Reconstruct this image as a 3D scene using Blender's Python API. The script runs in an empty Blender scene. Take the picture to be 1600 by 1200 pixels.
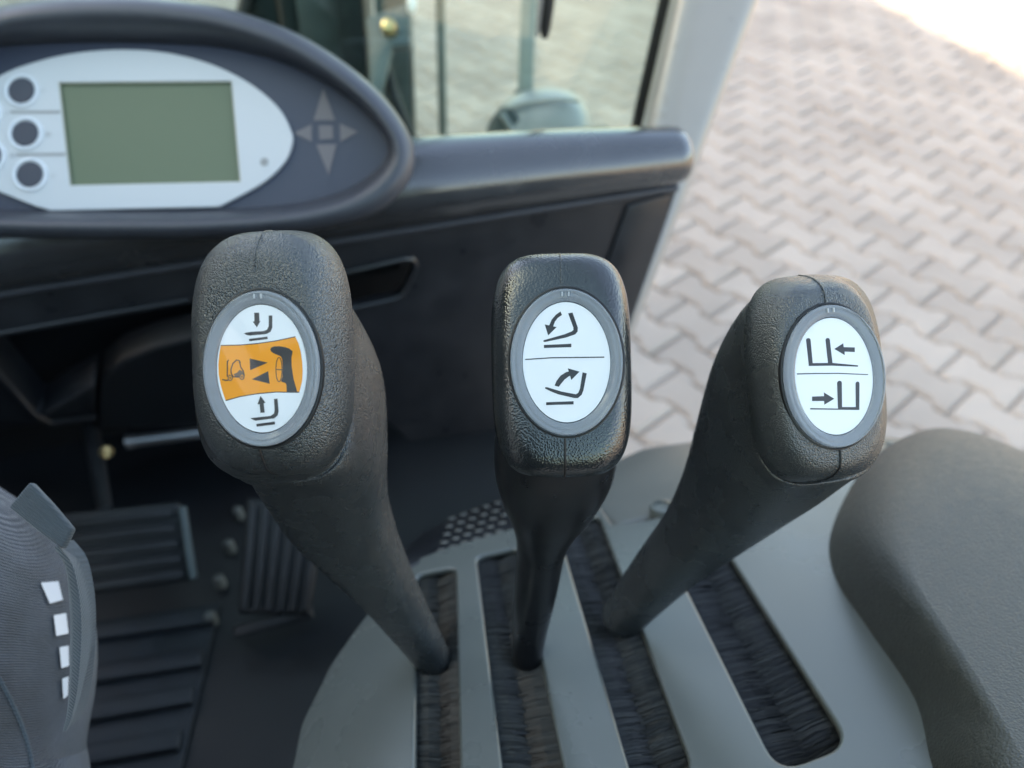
import bpy, bmesh, math, random
from mathutils import Vector, Matrix
from mathutils.bvhtree import BVHTree
from mathutils.geometry import tessellate_polygon
random.seed(7)
SC = bpy.context.scene
COL = SC.collection
R = math.radians

# ------------------------------------------------------------------ camera
CAM_H, PITCH, FPX = 1.27, R(42), 1204.0        # height above paving, downward pitch, focal length in photo pixels
cd = bpy.data.cameras.new('camera')
cam = bpy.data.objects.new('camera', cd); COL.objects.link(cam); SC.camera = cam
cam.location = (0, 0, CAM_H); cam.rotation_euler = (math.pi/2 - PITCH, 0, 0)
cd.sensor_fit = 'HORIZONTAL'; cd.sensor_width = 34.6; cd.lens = 34.6 * FPX / 1600
cd.clip_start = 0.02; cd.clip_end = 400
cd.dof.use_dof = True; cd.dof.focus_distance = 0.262; cd.dof.aperture_fstop = 7.6

# ------------------------------------------------------------------ light
SUN_EL, SUN_AZ = R(34), R(-101)                # the sun stands low on the left, behind the hall
w = bpy.data.worlds.new('World'); SC.world = w; w.use_nodes = True
nt = w.node_tree
sky = nt.nodes.new('ShaderNodeTexSky'); sky.sky_type = 'NISHITA'; sky.sun_disc = False
sky.sun_elevation = SUN_EL; sky.sun_rotation = SUN_AZ
sky.air_density = 1.0; sky.dust_density = 2.0; sky.ozone_density = 1.0
nt.links.new(sky.outputs[0], nt.nodes['Background'].inputs[0])
nt.nodes['Background'].inputs[1].default_value = 0.15
sd = bpy.data.lights.new('sun', 'SUN'); sd.energy = 5.0; sd.angle = R(0.5); sd.color = (1.0, 0.86, 0.68)
sun = bpy.data.objects.new('sun', sd); COL.objects.link(sun); sun.location = (-8, -2, 9)
_to = Vector((math.sin(SUN_AZ)*math.cos(SUN_EL), math.cos(SUN_AZ)*math.cos(SUN_EL), math.sin(SUN_EL)))
sun.rotation_euler = _to.to_track_quat('Z', 'Y').to_euler()
SC.view_settings.view_transform = 'Standard'; SC.view_settings.look = 'None'
SC.view_settings.exposure = 2.6; SC.view_settings.gamma = 1.0
SC.view_settings.use_white_balance = True; SC.view_settings.white_balance_temperature = 8000; SC.view_settings.white_balance_tint = 10
SC.render.engine = 'CYCLES'
SC.cycles.use_denoising = True
SC.cycles.max_bounces = 10; SC.cycles.transparent_max_bounces = 16
SC.cycles.caustics_reflective = False; SC.cycles.caustics_refractive = False

# ------------------------------------------------------------------ helpers
CP = Vector((0, 0, CAM_H))
RT = Vector((1, 0, 0)); UP = Vector((0, math.sin(PITCH), math.cos(PITCH))); FW = Vector((0, math.cos(PITCH), -math.sin(PITCH)))
ZZ = Vector((0, 0, 1))
def ray(px, py): return RT*((px-800)/FPX) + UP*((600-py)/FPX) + FW
def P(px, py, d): return CP + ray(px, py)*d
def hit(px, py, p0, n):
    r = ray(px, py); return CP + r*((p0-CP).dot(n)/r.dot(n))
def hitz(px, py, z): return hit(px, py, Vector((0, 0, z)), ZZ)

def mat(name, col, rough=0.5, metal=0.0, spec=0.5, bump=None, var=0.0, vscale=20, trans=0, coat=0, sheen=0):
    m = bpy.data.materials.new(name); m.use_nodes = True
    t = m.node_tree; b = t.nodes['Principled BSDF']
    b.inputs['Base Color'].default_value = (*col, 1); b.inputs['Roughness'].default_value = rough
    b.inputs['Metallic'].default_value = metal; b.inputs['Specular IOR Level'].default_value = spec
    b.inputs['Transmission Weight'].default_value = trans; b.inputs['Coat Weight'].default_value = coat
    b.inputs['Sheen Weight'].default_value = sheen
    tc = t.nodes.new('ShaderNodeTexCoord')
    if var:
        n = t.nodes.new('ShaderNodeTexNoise'); n.inputs['Scale'].default_value = vscale; n.inputs['Detail'].default_value = 5
        t.links.new(tc.outputs['Object'], n.inputs['Vector'])
        mr = t.nodes.new('ShaderNodeMapRange'); mr.inputs[1].default_value = .3; mr.inputs[2].default_value = .7
        mr.inputs[3].default_value = 1-var; mr.inputs[4].default_value = 1+var
        t.links.new(n.outputs['Fac'], mr.inputs[0])
        hs = t.nodes.new('ShaderNodeHueSaturation'); hs.inputs['Color'].default_value = (*col, 1)
        t.links.new(mr.outputs[0], hs.inputs['Value']); t.links.new(hs.outputs[0], b.inputs['Base Color'])
        mr2 = t.nodes.new('ShaderNodeMapRange'); mr2.inputs[1].default_value = .3; mr2.inputs[2].default_value = .7
        mr2.inputs[3].default_value = max(0, rough-.08); mr2.inputs[4].default_value = min(1, rough+.08)
        t.links.new(n.outputs['Fac'], mr2.inputs[0]); t.links.new(mr2.outputs[0], b.inputs['Roughness'])
    if bump:
        kind, scale, dist, strength = bump
        if kind == 'grain':
            v = t.nodes.new('ShaderNodeTexVoronoi'); v.feature = 'SMOOTH_F1'; v.inputs['Scale'].default_value = scale
            v.inputs['Smoothness'].default_value = .35
            nz = t.nodes.new('ShaderNodeTexNoise'); nz.inputs['Scale'].default_value = scale*.55; nz.inputs['Detail'].default_value = 4
            ds = t.nodes.new('ShaderNodeVectorMath'); ds.operation = 'MULTIPLY_ADD'
            ds.inputs[1].default_value = (1.1/scale,)*3
            t.links.new(nz.outputs['Color'], ds.inputs[0]); t.links.new(tc.outputs['Object'], ds.inputs[2])
            t.links.new(tc.outputs['Object'], nz.inputs['Vector'])
            t.links.new(ds.outputs[0], v.inputs['Vector'])
            mm = t.nodes.new('ShaderNodeMath'); mm.operation = 'MULTIPLY_ADD'; mm.inputs[1].default_value = -1.0
            n3 = t.nodes.new('ShaderNodeMath'); n3.operation = 'MULTIPLY'; n3.inputs[1].default_value = .35
            t.links.new(nz.outputs['Fac'], n3.inputs[0])
            t.links.new(v.outputs['Distance'], mm.inputs[0]); t.links.new(n3.outputs[0], mm.inputs[2])
            src = mm.outputs[0]
        elif kind == 'weave':
            wv = t.nodes.new('ShaderNodeTexWave'); wv.inputs['Scale'].default_value = scale; wv.inputs['Distortion'].default_value = 1.5
            wv.inputs['Detail'].default_value = 3; wv.bands_direction = 'DIAGONAL'
            t.links.new(tc.outputs['Object'], wv.inputs['Vector']); src = wv.outputs['Fac']
        else:
            nz = t.nodes.new('ShaderNodeTexNoise'); nz.inputs['Scale'].default_value = scale; nz.inputs['Detail'].default_value = 6
            t.links.new(tc.outputs['Object'], nz.inputs['Vector']); src = nz.outputs['Fac']
        bp = t.nodes.new('ShaderNodeBump'); bp.inputs['Distance'].default_value = dist; bp.inputs['Strength'].default_value = strength
        t.links.new(src, bp.inputs['Height']); t.links.new(bp.outputs[0], b.inputs['Normal'])
    return m

def thin_glass(name, tint, refl=1.0, rough=0.0):
    m = bpy.data.materials.new(name); m.use_nodes = True; t = m.node_tree
    t.nodes.remove(t.nodes['Principled BSDF'])
    tr = t.nodes.new('ShaderNodeBsdfTransparent'); tr.inputs[0].default_value = (*tint, 1)
    gl = t.nodes.new('ShaderNodeBsdfGlossy'); gl.inputs['Roughness'].default_value = rough
    lw = t.nodes.new('ShaderNodeLayerWeight'); pw = t.nodes.new('ShaderNodeMath'); pw.operation = 'POWER'; pw.inputs[1].default_value = 5.0
    t.links.new(lw.outputs['Facing'], pw.inputs[0]); lw.inputs[0].default_value = .5
    fr = t.nodes.new('ShaderNodeMath'); fr.operation = 'MULTIPLY_ADD'; fr.inputs[1].default_value = .96; fr.inputs[2].default_value = .04
    t.links.new(pw.outputs[0], fr.inputs[0])
    ml = t.nodes.new('ShaderNodeMath'); ml.operation = 'MULTIPLY'; ml.inputs[1].default_value = refl
    mx = t.nodes.new('ShaderNodeMixShader')
    t.links.new(fr.outputs[0], ml.inputs[0]); t.links.new(ml.outputs[0], mx.inputs[0])
    t.links.new(tr.outputs[0], mx.inputs[1]); t.links.new(gl.outputs[0], mx.inputs[2])
    t.links.new(mx.outputs[0], t.nodes['Material Output'].inputs[0])
    return m

M = {}
def m_(k, *a, **kw): M[k] = mat(k, *a, **kw)
m_('knob', (.026,.031,.033), .27, spec=1.0, bump=('grain', 1850, .00030, .95), var=.15, vscale=60)
m_('knob_worn', (.014,.017,.019), .22, spec=1.0, bump=('grain', 1350, .00020, .6), var=.2, vscale=60)
m_('stem', (.030,.031,.033), .45, bump=('grain', 1900, .00022, .6), var=.15, vscale=60)
m_('stem_smooth', (.013,.014,.016), .33, bump=('noise', 900, .00005, .3), var=.1, vscale=60)
m_('gasket', (.010,.010,.011), .5)
m_('clear', (.62,.66,.70), .05, spec=.8, coat=.6)
def see_through(m, f):
    t = m.node_tree; tr = t.nodes.new('ShaderNodeBsdfTransparent'); tr.inputs[0].default_value = (.93,.95,.97,1); mx = t.nodes.new('ShaderNodeMixShader'); mx.inputs[0].default_value = f
    t.links.new(tr.outputs[0], mx.inputs[1]); t.links.new(t.nodes['Principled BSDF'].outputs[0], mx.inputs[2]); t.links.new(mx.outputs[0], t.nodes['Material Output'].inputs[0])
see_through(M['clear'], .24)
m_('badge_nib', (.42,.44,.46), .3)
m_('badge_seat', (.11,.125,.145), .22)
m_('label', (.76,.785,.82), .35)
m_('print', (.022,.022,.026), .45)
m_('print_grey', (.16,.10,.06), .5)
m_('orange', (.92,.31,.004), .45)
M['lens'] = thin_glass('lens', (.985,.99,.99), .4, .03)
m_('dash', (.022,.024,.028), .34, spec=.6, var=.12, vscale=30, bump=('noise', 1800, .00012, .35))
m_('roll', (.036,.038,.042), .22, spec=1.0, coat=.4, var=.08, vscale=30, bump=('noise', 1800, .00010, .3))
m_('hood', (.050,.055,.068), .42, var=.10, vscale=30, bump=('noise', 1800, .00012, .35))
m_('cluster', (.045,.055,.085), .5)
m_('silver', (.64,.65,.66), .42)
m_('lcd', (.150,.185,.118), .35, spec=.3)
m_('lcd_rim', (.55,.52,.42), .5)
m_('button', (.055,.062,.085), .5)
m_('button_rim', (.80,.82,.85), .3)
m_('groove', (.36,.35,.34), .6)
m_('arrow', (.17,.155,.165), .55)
m_('black', (.008,.009,.010), .6)
m_('footwell', (.006,.008,.011), .5, var=.2, vscale=15)
m_('mat_rubber', (.014,.019,.025), .55, var=.25, vscale=40, bump=('noise', 300, .0006, .4))
m_('pedal', (.018,.020,.023), .5, var=.25, vscale=40)
m_('steel', (.45,.46,.48), .35, metal=.8, var=.1)
m_('brass', (.75,.55,.28), .3, metal=.9)
m_('plate', (.108,.120,.112), .29, spec=.7, var=.05, vscale=14, bump=('noise', 2500, .00006, .3))
m_('cover', (.115,.122,.112), .42, var=.06, vscale=14, bump=('noise', 2500, .00008, .3))
m_('armrest', (.052,.055,.051), .5, var=.12, vscale=200, bump=('grain', 1000, .0005, .7))
m_('bristle', (.013,.014,.015), .42, spec=.4)
m_('pale_stud', (.13,.135,.125), .5)
m_('pillar', (.29,.278,.26), .34, coat=.4, var=.03)
m_('rubber', (.010,.010,.010), .6)
m_('mast', (.022,.035,.038), .45, var=.2, vscale=10)
m_('mast_light', (.095,.125,.13), .4, var=.2, vscale=10)
m_('post_grey', (.20,.23,.22), .4, var=.1)
m_('lamp', (.24,.26,.28), .35, var=.05)
m_('trouser', (.052,.056,.070), .85, sheen=.35, var=.45, vscale=55, bump=('weave', 520, .0010, .9))
m_('flap', (.05,.066,.082), .8, sheen=.3, var=.15, vscale=60, bump=('weave', 300, .0005, .5))
m_('reflective', (.66,.66,.69), .35)
m_('boot', (.02,.02,.02), .5)
m_('seat', (.015,.015,.016), .7)
m_('plaster', (.45,.43,.40), .8, var=.08, vscale=2)
M['glass'] = thin_glass('windscreen_glass', (.90,.985,.92), 1.0, .0)
M['roof_glass'] = thin_glass('roof_tint', (.82,.91,.88), 1.0, .0)
def streak(m, lo, hi):
    t = m.node_tree; g = t.nodes.new('ShaderNodeNewGeometry'); cr = t.nodes.new('ShaderNodeValToRGB')
    cr.color_ramp.elements[0].color = (*lo, 1); cr.color_ramp.elements[1].color = (*hi, 1); cr.color_ramp.elements[0].position = .25
    t.links.new(g.outputs['Random Per Island'], cr.inputs[0]); t.links.new(cr.outputs[0], t.nodes['Principled BSDF'].inputs['Base Color'])
streak(M['bristle'], (.004,.0045,.005), (.040,.041,.040))
def paver_material():
    m = mat('paver', (.52,.455,.405), .85, bump=('noise', 180, .002, .5)); t = m.node_tree; b = t.nodes['Principled BSDF']
    oi = t.nodes.new('ShaderNodeObjectInfo'); geo = t.nodes.new('ShaderNodeNewGeometry')
    tc = t.nodes.new('ShaderNodeTexCoord')
    n = t.nodes.new('ShaderNodeTexNoise'); n.inputs['Scale'].default_value = 3.0; n.inputs['Detail'].default_value = 6
    t.links.new(geo.outputs['Position'], n.inputs['Vector'])
    ad = t.nodes.new('ShaderNodeMath'); ad.operation = 'ADD'
    t.links.new(geo.outputs['Random Per Island'], ad.inputs[0]); t.links.new(oi.outputs['Random'], ad.inputs[1])
    fr = t.nodes.new('ShaderNodeMath'); fr.operation = 'FRACT'; t.links.new(ad.outputs[0], fr.inputs[0])
    a2 = t.nodes.new('ShaderNodeMath'); a2.operation = 'MULTIPLY_ADD'; a2.inputs[1].default_value = .45
    t.links.new(fr.outputs[0], a2.inputs[0]); t.links.new(n.outputs['Fac'], a2.inputs[2])
    cr = t.nodes.new('ShaderNodeValToRGB')
    cr.color_ramp.elements[0].position = .35; cr.color_ramp.elements[0].color = (.305,.255,.208,1)
    cr.color_ramp.elements[1].position = 1.0; cr.color_ramp.elements[1].color = (.425,.362,.300,1)
    t.links.new(a2.outputs[0], cr.inputs[0]); t.links.new(cr.outputs[0], b.inputs['Base Color'])
    return m
M['paver'] = paver_material()
m_('joint', (.25,.21,.17), .95, var=.35, vscale=5, bump=('noise', 200, .003, .6))

WLOC = {}
def thing(name, label, cat, loc, group=None):
    o = bpy.data.objects.new(name, None); COL.objects.link(o); o.location = loc
    o.empty_display_size = .02
    o['label'] = label; o['category'] = cat
    if group: o['group'] = group
    WLOC[o.name] = Vector(loc)
    return o
def mesh(name, verts, faces, m, parent=None, smooth=True, bevel=0, seg=2, subsurf=0, label=None, cat=None, kind=None, angle=None):
    c = Vector((0,0,0))
    for v in verts: c += Vector(v)
    c /= len(verts)
    me = bpy.data.meshes.new(name)
    me.from_pydata([tuple(Vector(v)-c) for v in verts], [], faces)
    bm = bmesh.new(); bm.from_mesh(me); bmesh.ops.recalc_face_normals(bm, faces=bm.faces); bm.to_mesh(me); bm.free()
    me.materials.append(M[m])
    o = bpy.data.objects.new(name, me); COL.objects.link(o)
    WLOC[o.name] = c
    if parent: o.parent = parent; o.location = c - WLOC[parent.name]
    else: o.location = c
    if bevel:
        md = o.modifiers.new('bevel', 'BEVEL'); md.width = bevel; md.segments = seg; md.limit_method = 'ANGLE'; md.angle_limit = R(35)
        md.harden_normals = False
    if subsurf:
        md = o.modifiers.new('sub', 'SUBSURF'); md.levels = subsurf; md.render_levels = subsurf
    if smooth:
        if angle is None and not subsurf: angle = 40
        for p in me.polygons: p.use_smooth = True
        if angle and not bevel:
            me.set_sharp_from_angle(angle=R(angle))
    if label: o['label'] = label
    if cat: o['category'] = cat
    if kind: o['kind'] = kind
    return o
def loft_data(rings, cap=True, closed=True):
    n = len(rings[0]); V = [v for r in rings for v in r]; F = []
    for i in range(len(rings)-1):
        for j in range(n if closed else n-1):
            k = (j+1) % n
            F.append((i*n+j, i*n+k, (i+1)*n+k, (i+1)*n+j))
    if cap:
        for base, ring in ((0, rings[0]), ((len(rings)-1)*n, rings[-1])):
            c = sum((Vector(v) for v in ring), Vector())/n
            V.append(c); ci = len(V)-1
            for j in range(n): F.append((base+j, base+(j+1) % n, ci))
    return V, F
def loft(name, rings, m, parent=None, cap=True, **kw):
    V, F = loft_data(rings, cap); return mesh(name, V, F, m, parent, **kw)
def sering(C, U, V, a, b, n=2.0, k=48):
    out = []
    for i in range(k):
        t = 2*math.pi*i/k; c, s = math.cos(t), math.sin(t)
        out.append(C + U*(a*math.copysign(abs(c)**(2/n), c)) + V*(b*math.copysign(abs(s)**(2/n), s)))
    return out
def crom(pts, seg=6):
    """Catmull-Rom through tuples"""
    out = []
    n = len(pts)
    for i in range(n-1):
        p0, p1, p2, p3 = pts[max(i-1,0)], pts[i], pts[i+1], pts[min(i+2,n-1)]
        for s in range(seg):
            t = s/seg
            out.append(tuple(.5*(2*b+(c-a)*t+(2*a-5*b+4*c-d)*t*t+(3*b-a-3*c+d)*t**3) for a,b,c,d in zip(p0,p1,p2,p3)))
    out.append(tuple(pts[-1])); return out
def tube(name, pts, r, m, parent=None, k=10, **kw):
    pts = [Vector(p) for p in pts]; rings = []; U = None
    for i, p in enumerate(pts):
        T = (pts[min(i+1,len(pts)-1)] - pts[max(i-1,0)]).normalized()
        if U is None: U = T.orthogonal().normalized()
        U = (U - T*U.dot(T)).normalized(); V = T.cross(U)
        rr = r[i] if isinstance(r, (list, tuple)) else r
        rings.append(sering(p, U, V, rr, rr, 2, k))
    return loft(name, rings, m, parent, **kw)
def prism(name, poly, vec, m, parent=None, bevel=.0, **kw):
    n = len(poly); V = [Vector(p) for p in poly] + [Vector(p)+vec for p in poly]
    F = [tuple(range(n)), tuple(range(2*n-1, n-1, -1))] + [(i, (i+1) % n, n+(i+1) % n, n+i) for i in range(n)]
    return mesh(name, V, F, m, parent, bevel=bevel, **kw)
def box(name, C, X, Y, Z, m, parent=None, bevel=.0, **kw):
    """box centred at C with half-axis vectors"""
    p = [C-X-Y-Z, C+X-Y-Z, C+X+Y-Z, C-X+Y-Z]
    return prism(name, p, Z*2, m, parent, bevel, **kw)
def round2(pts, r, seg=6):
    """round the corners of a 2D polygon"""
    out = []; n = len(pts); rs = r if isinstance(r, (list, tuple)) else [r]*n
    for i in range(n):
        a, b, c = Vector(pts[i-1]), Vector(pts[i]), Vector(pts[(i+1) % n])
        da, dc = (a-b), (c-b); q = min(rs[i], da.length*.48, dc.length*.48)
        s, e = b+da.normalized()*q, b+dc.normalized()*q
        for k in range(seg+1):
            t = k/seg; out.append(tuple((s*(1-t)**2 + b*2*t*(1-t) + e*t*t)))
    return out
class Plane:
    def __init__(s, p0, u, v):
        s.o = Vector(p0); s.u = Vector(u).normalized(); v = Vector(v); s.v = (v - s.u*v.dot(s.u)).normalized()
        s.n = s.u.cross(s.v)
        if s.n.dot(CP - s.o) < 0: s.n = -s.n            # towards the viewer
    def px(s, x, y, h=0):
        q = s.o + s.n*h; r = hit(x, y, q, s.n); d = r - q
        return (d.dot(s.u), d.dot(s.v))
    def w(s, uv, h=0): return s.o + s.u*uv[0] + s.v*uv[1] + s.n*h
    def wpx(s, x, y, h=0): return s.w(s.px(x, y, h), h)
def plate(name, pl, outer, holes, thick, bev, m, parent=None, fold=None, h=0, **kw):
    """flat plate with holes in plane pl (2D loops), its top at height h"""
    cu = bpy.data.curves.new(name, 'CURVE'); cu.dimensions = '2D'; cu.fill_mode = 'BOTH'
    cu.extrude = max(thick/2 - bev, 1e-5); cu.bevel_depth = bev; cu.bevel_resolution = 2; cu.offset = -bev if not kw.pop('grow', 0) else 0
    for lp in [outer]+holes:
        sp = cu.splines.new('POLY'); sp.points.add(len(lp)-1); sp.use_cyclic_u = True
        for p, q in zip(sp.points, lp): p.co = (q[0], q[1], 0, 1)
    tmp = bpy.data.objects.new(name+'_curve', cu); COL.objects.link(tmp)
    dg = bpy.context.evaluated_depsgraph_get()
    me = bpy.data.meshes.new_from_object(tmp.evaluated_get(dg))
    bpy.data.objects.remove(tmp); bpy.data.curves.remove(cu)
    V = [pl.w((v.co.x, v.co.y), v.co.z + h - thick/2) for v in me.vertices]
    F = [tuple(p.vertices) for p in me.polygons]
    bpy.data.meshes.remove(me)
    return mesh(name, V, F, m, parent, angle=50, **kw)
def flat(name, pts, m, parent, **kw):
    """a flat printed shape (polygon of 3D points)"""
    tri = tessellate_polygon([[Vector(p) for p in pts]])
    return mesh(name, pts, [tuple(t) for t in tri], m, parent, smooth=False, **kw)
def stroke(pts, wd):
    """2D polyline to an outline polygon"""
    L, Rr = [], []
    for i, p in enumerate(pts):
        a, b = Vector(pts[max(i-1,0)]), Vector(pts[min(i+1,len(pts)-1)])
        t = (b-a).normalized(); nn = Vector((-t.y, t.x))*wd/2
        L.append(tuple(Vector(p)+nn)); Rr.append(tuple(Vector(p)-nn))
    return L + Rr[::-1]

# vehicle axes: the truck points a little to the left of the camera heading
VA = R(17)
LAT = Vector((math.cos(VA), math.sin(VA), 0)); FOR = Vector((-math.sin(VA), math.cos(VA), 0))

# ------------------------------------------------------------------ ground
def sheet(name, x0, x1, y0, y1, z, m, **kw):
    return mesh(name, [(x0,y0,z),(x1,y0,z),(x1,y1,z),(x0,y1,z)], [(0,1,2,3)], m, smooth=False, **kw)
yard = sheet('pavement', -60, 60, -60, 60, -.012, 'joint', kind='structure')
yard['label'] = 'pale beige interlocking block paving of the yard'
PL_DIR = R(90+41.0)                            # long axis of the blocks on the ground
pc = Vector((math.cos(PL_DIR), math.sin(PL_DIR), 0)); pe = Vector((pc.y, -pc.x, 0))
PSC = .87; LG, PITCHC = .20*PSC, .14*PSC
def paver_verts(g=.0024, ch=.011, hz=0.0):
    o = [(-.1+g,-.0825+g),(-.058,-.0825+g),(-.034,-.0575+g),(.034,-.0575+g),(.058,-.0825+g),(.1-g,-.0825+g)]
    o = o + [(x,-y) for x, y in o[::-1]]
    inn = []
    n = len(o)
    for i in range(n):
        a, b, c = Vector(o[i-1]), Vector(o[i]), Vector(o[(i+1) % n])
        n1 = Vector((-(b-a).y, (b-a).x)).normalized(); n2 = Vector((-(c-b).y, (c-b).x)).normalized()
        bi = (n1+n2).normalized(); inn.append(b + bi*ch/max(.4, bi.dot(n1)))
    V = [(x, y, -.03) for x, y in o] + [(x, y, -.0075) for x, y in o] + [(p.x, p.y, 0) for p in inn]
    F = []
    for r in range(2):
        for i in range(n): F.append((r*n+i, r*n+(i+1) % n, (r+1)*n+(i+1) % n, (r+1)*n+i))
    F.append(tuple(range(2*n, 3*n)))
    return V, F
pv, pf = paver_verts(); pv = [(x*PSC, y*PSC, z) for x, y, z in pv]
pme = bpy.data.meshes.new('paver'); pme.from_pydata(pv, [], pf); pme.materials.append(M['paver']); pme.update()
spots = []
for i in range(-85, 85):
    for j in range(-70, 70):
        c = pe*(i*PITCHC) + pc*(j*LG + (LG/2 if i % 2 else 0) + .05)
        q = c - CP
        z = q.dot(FW)
        if z < .05:
            if c.length < 3.0: spots.append((99, -1, 9999, c))
            continue
        x = 800 + FPX*q.dot(RT)/z; y = 600 - FPX*q.dot(UP)/z
        if -80 < x < 1720 and -220 < y < 900 and z < 8.5: spots.append((z, x, y, c))
        elif (c - Vector((1.2,1.2,0))).length < 3.2: spots.append((98, -1, 9999, c))
def seen(x, y):
    if y < -40 or x > 1660: return False
    if x > 1180-.3725*y and y < 760 and x > 940: return True
    if 640 < x < 1050 and y < 235: return True
    return 240 < x < 640 and y < 20
spots.sort(key=lambda s: s[0])
near, rest = [], []
for s in spots: (near if seen(s[1], s[2]) and len(near) < 300 else rest).append(s)
for z, x, y, c in near:
    o = bpy.data.objects.new('paver', pme); COL.objects.link(o); o.parent = yard
    o.location = c - WLOC[yard.name] + Vector((0,0,random.uniform(-.0025,.0025)))
    o.rotation_euler = (random.gauss(0,.008), random.gauss(0,.008), PL_DIR + random.gauss(0,.006))
RV, RF = [], []
for z, x, y, c in rest:
    b0 = len(RV); dz = random.uniform(-.003,.003); tx, ty = random.gauss(0,.008), random.gauss(0,.008)
    for v in pv: RV.append(c + pc*v[0] + Vector((-pc.y, pc.x, 0))*v[1] + Vector((0,0,v[2]+dz+tx*v[0]+ty*v[1])))
    RF += [tuple(b0+k for k in f) for f in pf]
if RV: mesh('paver_field', RV, RF, 'paver', yard, smooth=False, kind='stuff')

# hall that keeps the truck in the shade: outside the picture, to the left
e1, e2 = hitz(1380, 0, 0), hitz(1600, 112, 0)                   # two points of the shadow's edge on the paving
ed = (e1-e2).normalized()
sh = -_to; HALL_H = 7.2
def top_of(p): return p + _to*(HALL_H/_to.z)                     # roof-edge point that throws its shadow on p
t1, t2 = top_of(e2 + ed*26), top_of(e2 - ed*16)
bk = Vector((-abs(ed.y), ed.x if ed.y < 0 else ed.x, 0)).normalized()*4
hp = [Vector((t2.x,t2.y,0)), Vector((t1.x,t1.y,0)), Vector((t1.x,t1.y,0))+bk, Vector((t2.x,t2.y,0))+bk]
hall = prism('hall', hp, Vector((0,0,HALL_H)), 'plaster', smooth=False, kind='structure')
hall['label'] = 'plain hall beside the yard whose shade falls on the truck'

# ------------------------------------------------------------------ cab structure
cab = thing('forklift_cab', 'dark forklift cab with sloping grey front pillar, black floor and glass', 'cab', (0, .6, .5))
FLZ = .56
def fl(x, y, h=0): return hitz(x, y, FLZ+h)
oF = fl(240, 1000)
DP = Plane(P(530, 370, .66), LAT, ZZ)                            # plane of the dashboard front, facing the driver
# floor plate
fa = oF - LAT*.75 - FOR*.55; 
prism('floor', [fa, fa+LAT*1.17, fa+LAT*1.17+FOR*1.0, fa+FOR*1.0], Vector((0,0,-.02)), 'footwell', cab)
# bulkhead closing the foot space in front
BP = Plane(P(300, 640, 1.00), LAT, ZZ)
prism('bulkhead', [BP.wpx(-420,300), BP.wpx(1015,300), BP.wpx(985,455), BP.wpx(905,700), BP.wpx(880,790), BP.wpx(-420,1000)], FOR*.02, 'footwell', cab)
# left cab side, outside the picture, added to block light from the left
lw = fa + Vector((0,0,0))
prism('added_side_panel', [lw, lw+FOR*1.0, lw+FOR*1.0+ZZ*1.42, lw+ZZ*1.42], -LAT*.03, 'footwell', cab)
# tinted roof light and rear window, unseen, put in to dim and tint cab light
RZ = 2.02
ra = fa - FOR*.45 + ZZ*(RZ-fa.z); RWd, RLn = LAT*1.28, FOR*1.40
prism('roof_glass', [ra, ra+RWd, ra+RWd+RLn, ra+RLn], ZZ*.006, 'roof_glass', cab, smooth=False)
for a_, b_ in ((ra, ra+RWd), (ra+RLn, ra+RWd+RLn), (ra, ra+RLn), (ra+RWd, ra+RWd+RLn)):
    tube('roof_beam', [a_, b_], .032, 'rubber', cab, k=12)
rb = ra - ZZ*(RZ-1.02)
prism('added_rear_window', [rb, rb+RWd, ra+RWd, ra], FOR*-.006, 'roof_glass', cab, smooth=False)
rb0 = Vector((rb.x, rb.y, FLZ-.1))
prism('added_rear_panel', [rb0, rb0+RWd, rb+RWd, rb], FOR*-.02, 'footwell', cab, smooth=False)  # unseen opaque panel, added to shade the cab from behind
# front pillar
secs = [(-90,1070,1217,.80),(0,1047,1180,.81),(200,1003,1106,.83),(300,978,1070,.84),(400,946,1032,.85),(520,905,986,.86),(700,840,918,.87)]
rings = []
for y, a, b, d in secs:
    A, B = P(a, y, d), P(b, y, d); C = (A+B)/2; U = (B-A)/2
    T = (P(1030,100,.81)-P(905,520,.86)).normalized(); U = U - T*U.dot(T); V = T.cross(U.normalized())
    rings.append(sering(C, U.normalized(), V, U.length, .03, 4.0, 40))
loft('front_pillar', rings, 'pillar', cab)
# windscreen and its seal
WP = Plane(P(900, 100, .86), LAT, ZZ + FOR*.12)
gp = [WP.wpx(-300,-260), WP.wpx(1118,-260), WP.wpx(1030,70), WP.wpx(1000,210), WP.wpx(985,290), WP.wpx(-300,480)]
prism('windscreen', gp, WP.n*-.004, 'glass', cab, smooth=False)
tube('windscreen_seal', [WP.wpx(1112,-260,.004), WP.wpx(1045,0,.004), WP.wpx(1008,160,.004), WP.wpx(994,225,.004)], .011, 'rubber', cab)

# ------------------------------------------------------------------ dashboard
dash = thing('dashboard', 'black dashboard with rounded top roll and slot below it', 'dashboard', P(530, 480, .68))
outl = [(-260,497),(1060,291),(1040,350),(985,508),(938,650),(640,690),(585,640),(575,560),(520,520),(380,512),(292,468),(-260,566)]
slot = [(440,446),(632,404),(652,410),(628,462),(440,506)]
plate('front_panel', DP, round2([DP.px(*p) for p in outl], .006), [round2([DP.px(*p) for p in slot], .007)], .012, .0015, 'dash', dash)
# pocket behind the slot and its raised lip
sp = [DP.px(*p) for p in [(425,440),(650,396),(665,412),(640,474),(425,520)]]
prism('slot_pocket', [DP.w(p, -.06) for p in sp], DP.n*-.004, 'black', dash)
lp = [DP.wpx(x, y, .0015) for x, y in [(470,440),(560,420),(630,404),(645,404),(650,414),(640,440),(628,462),(616,467),(540,484),(470,498)]]
tube('slot_lip', lp, .0028, 'dash', dash, k=8)
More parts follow.
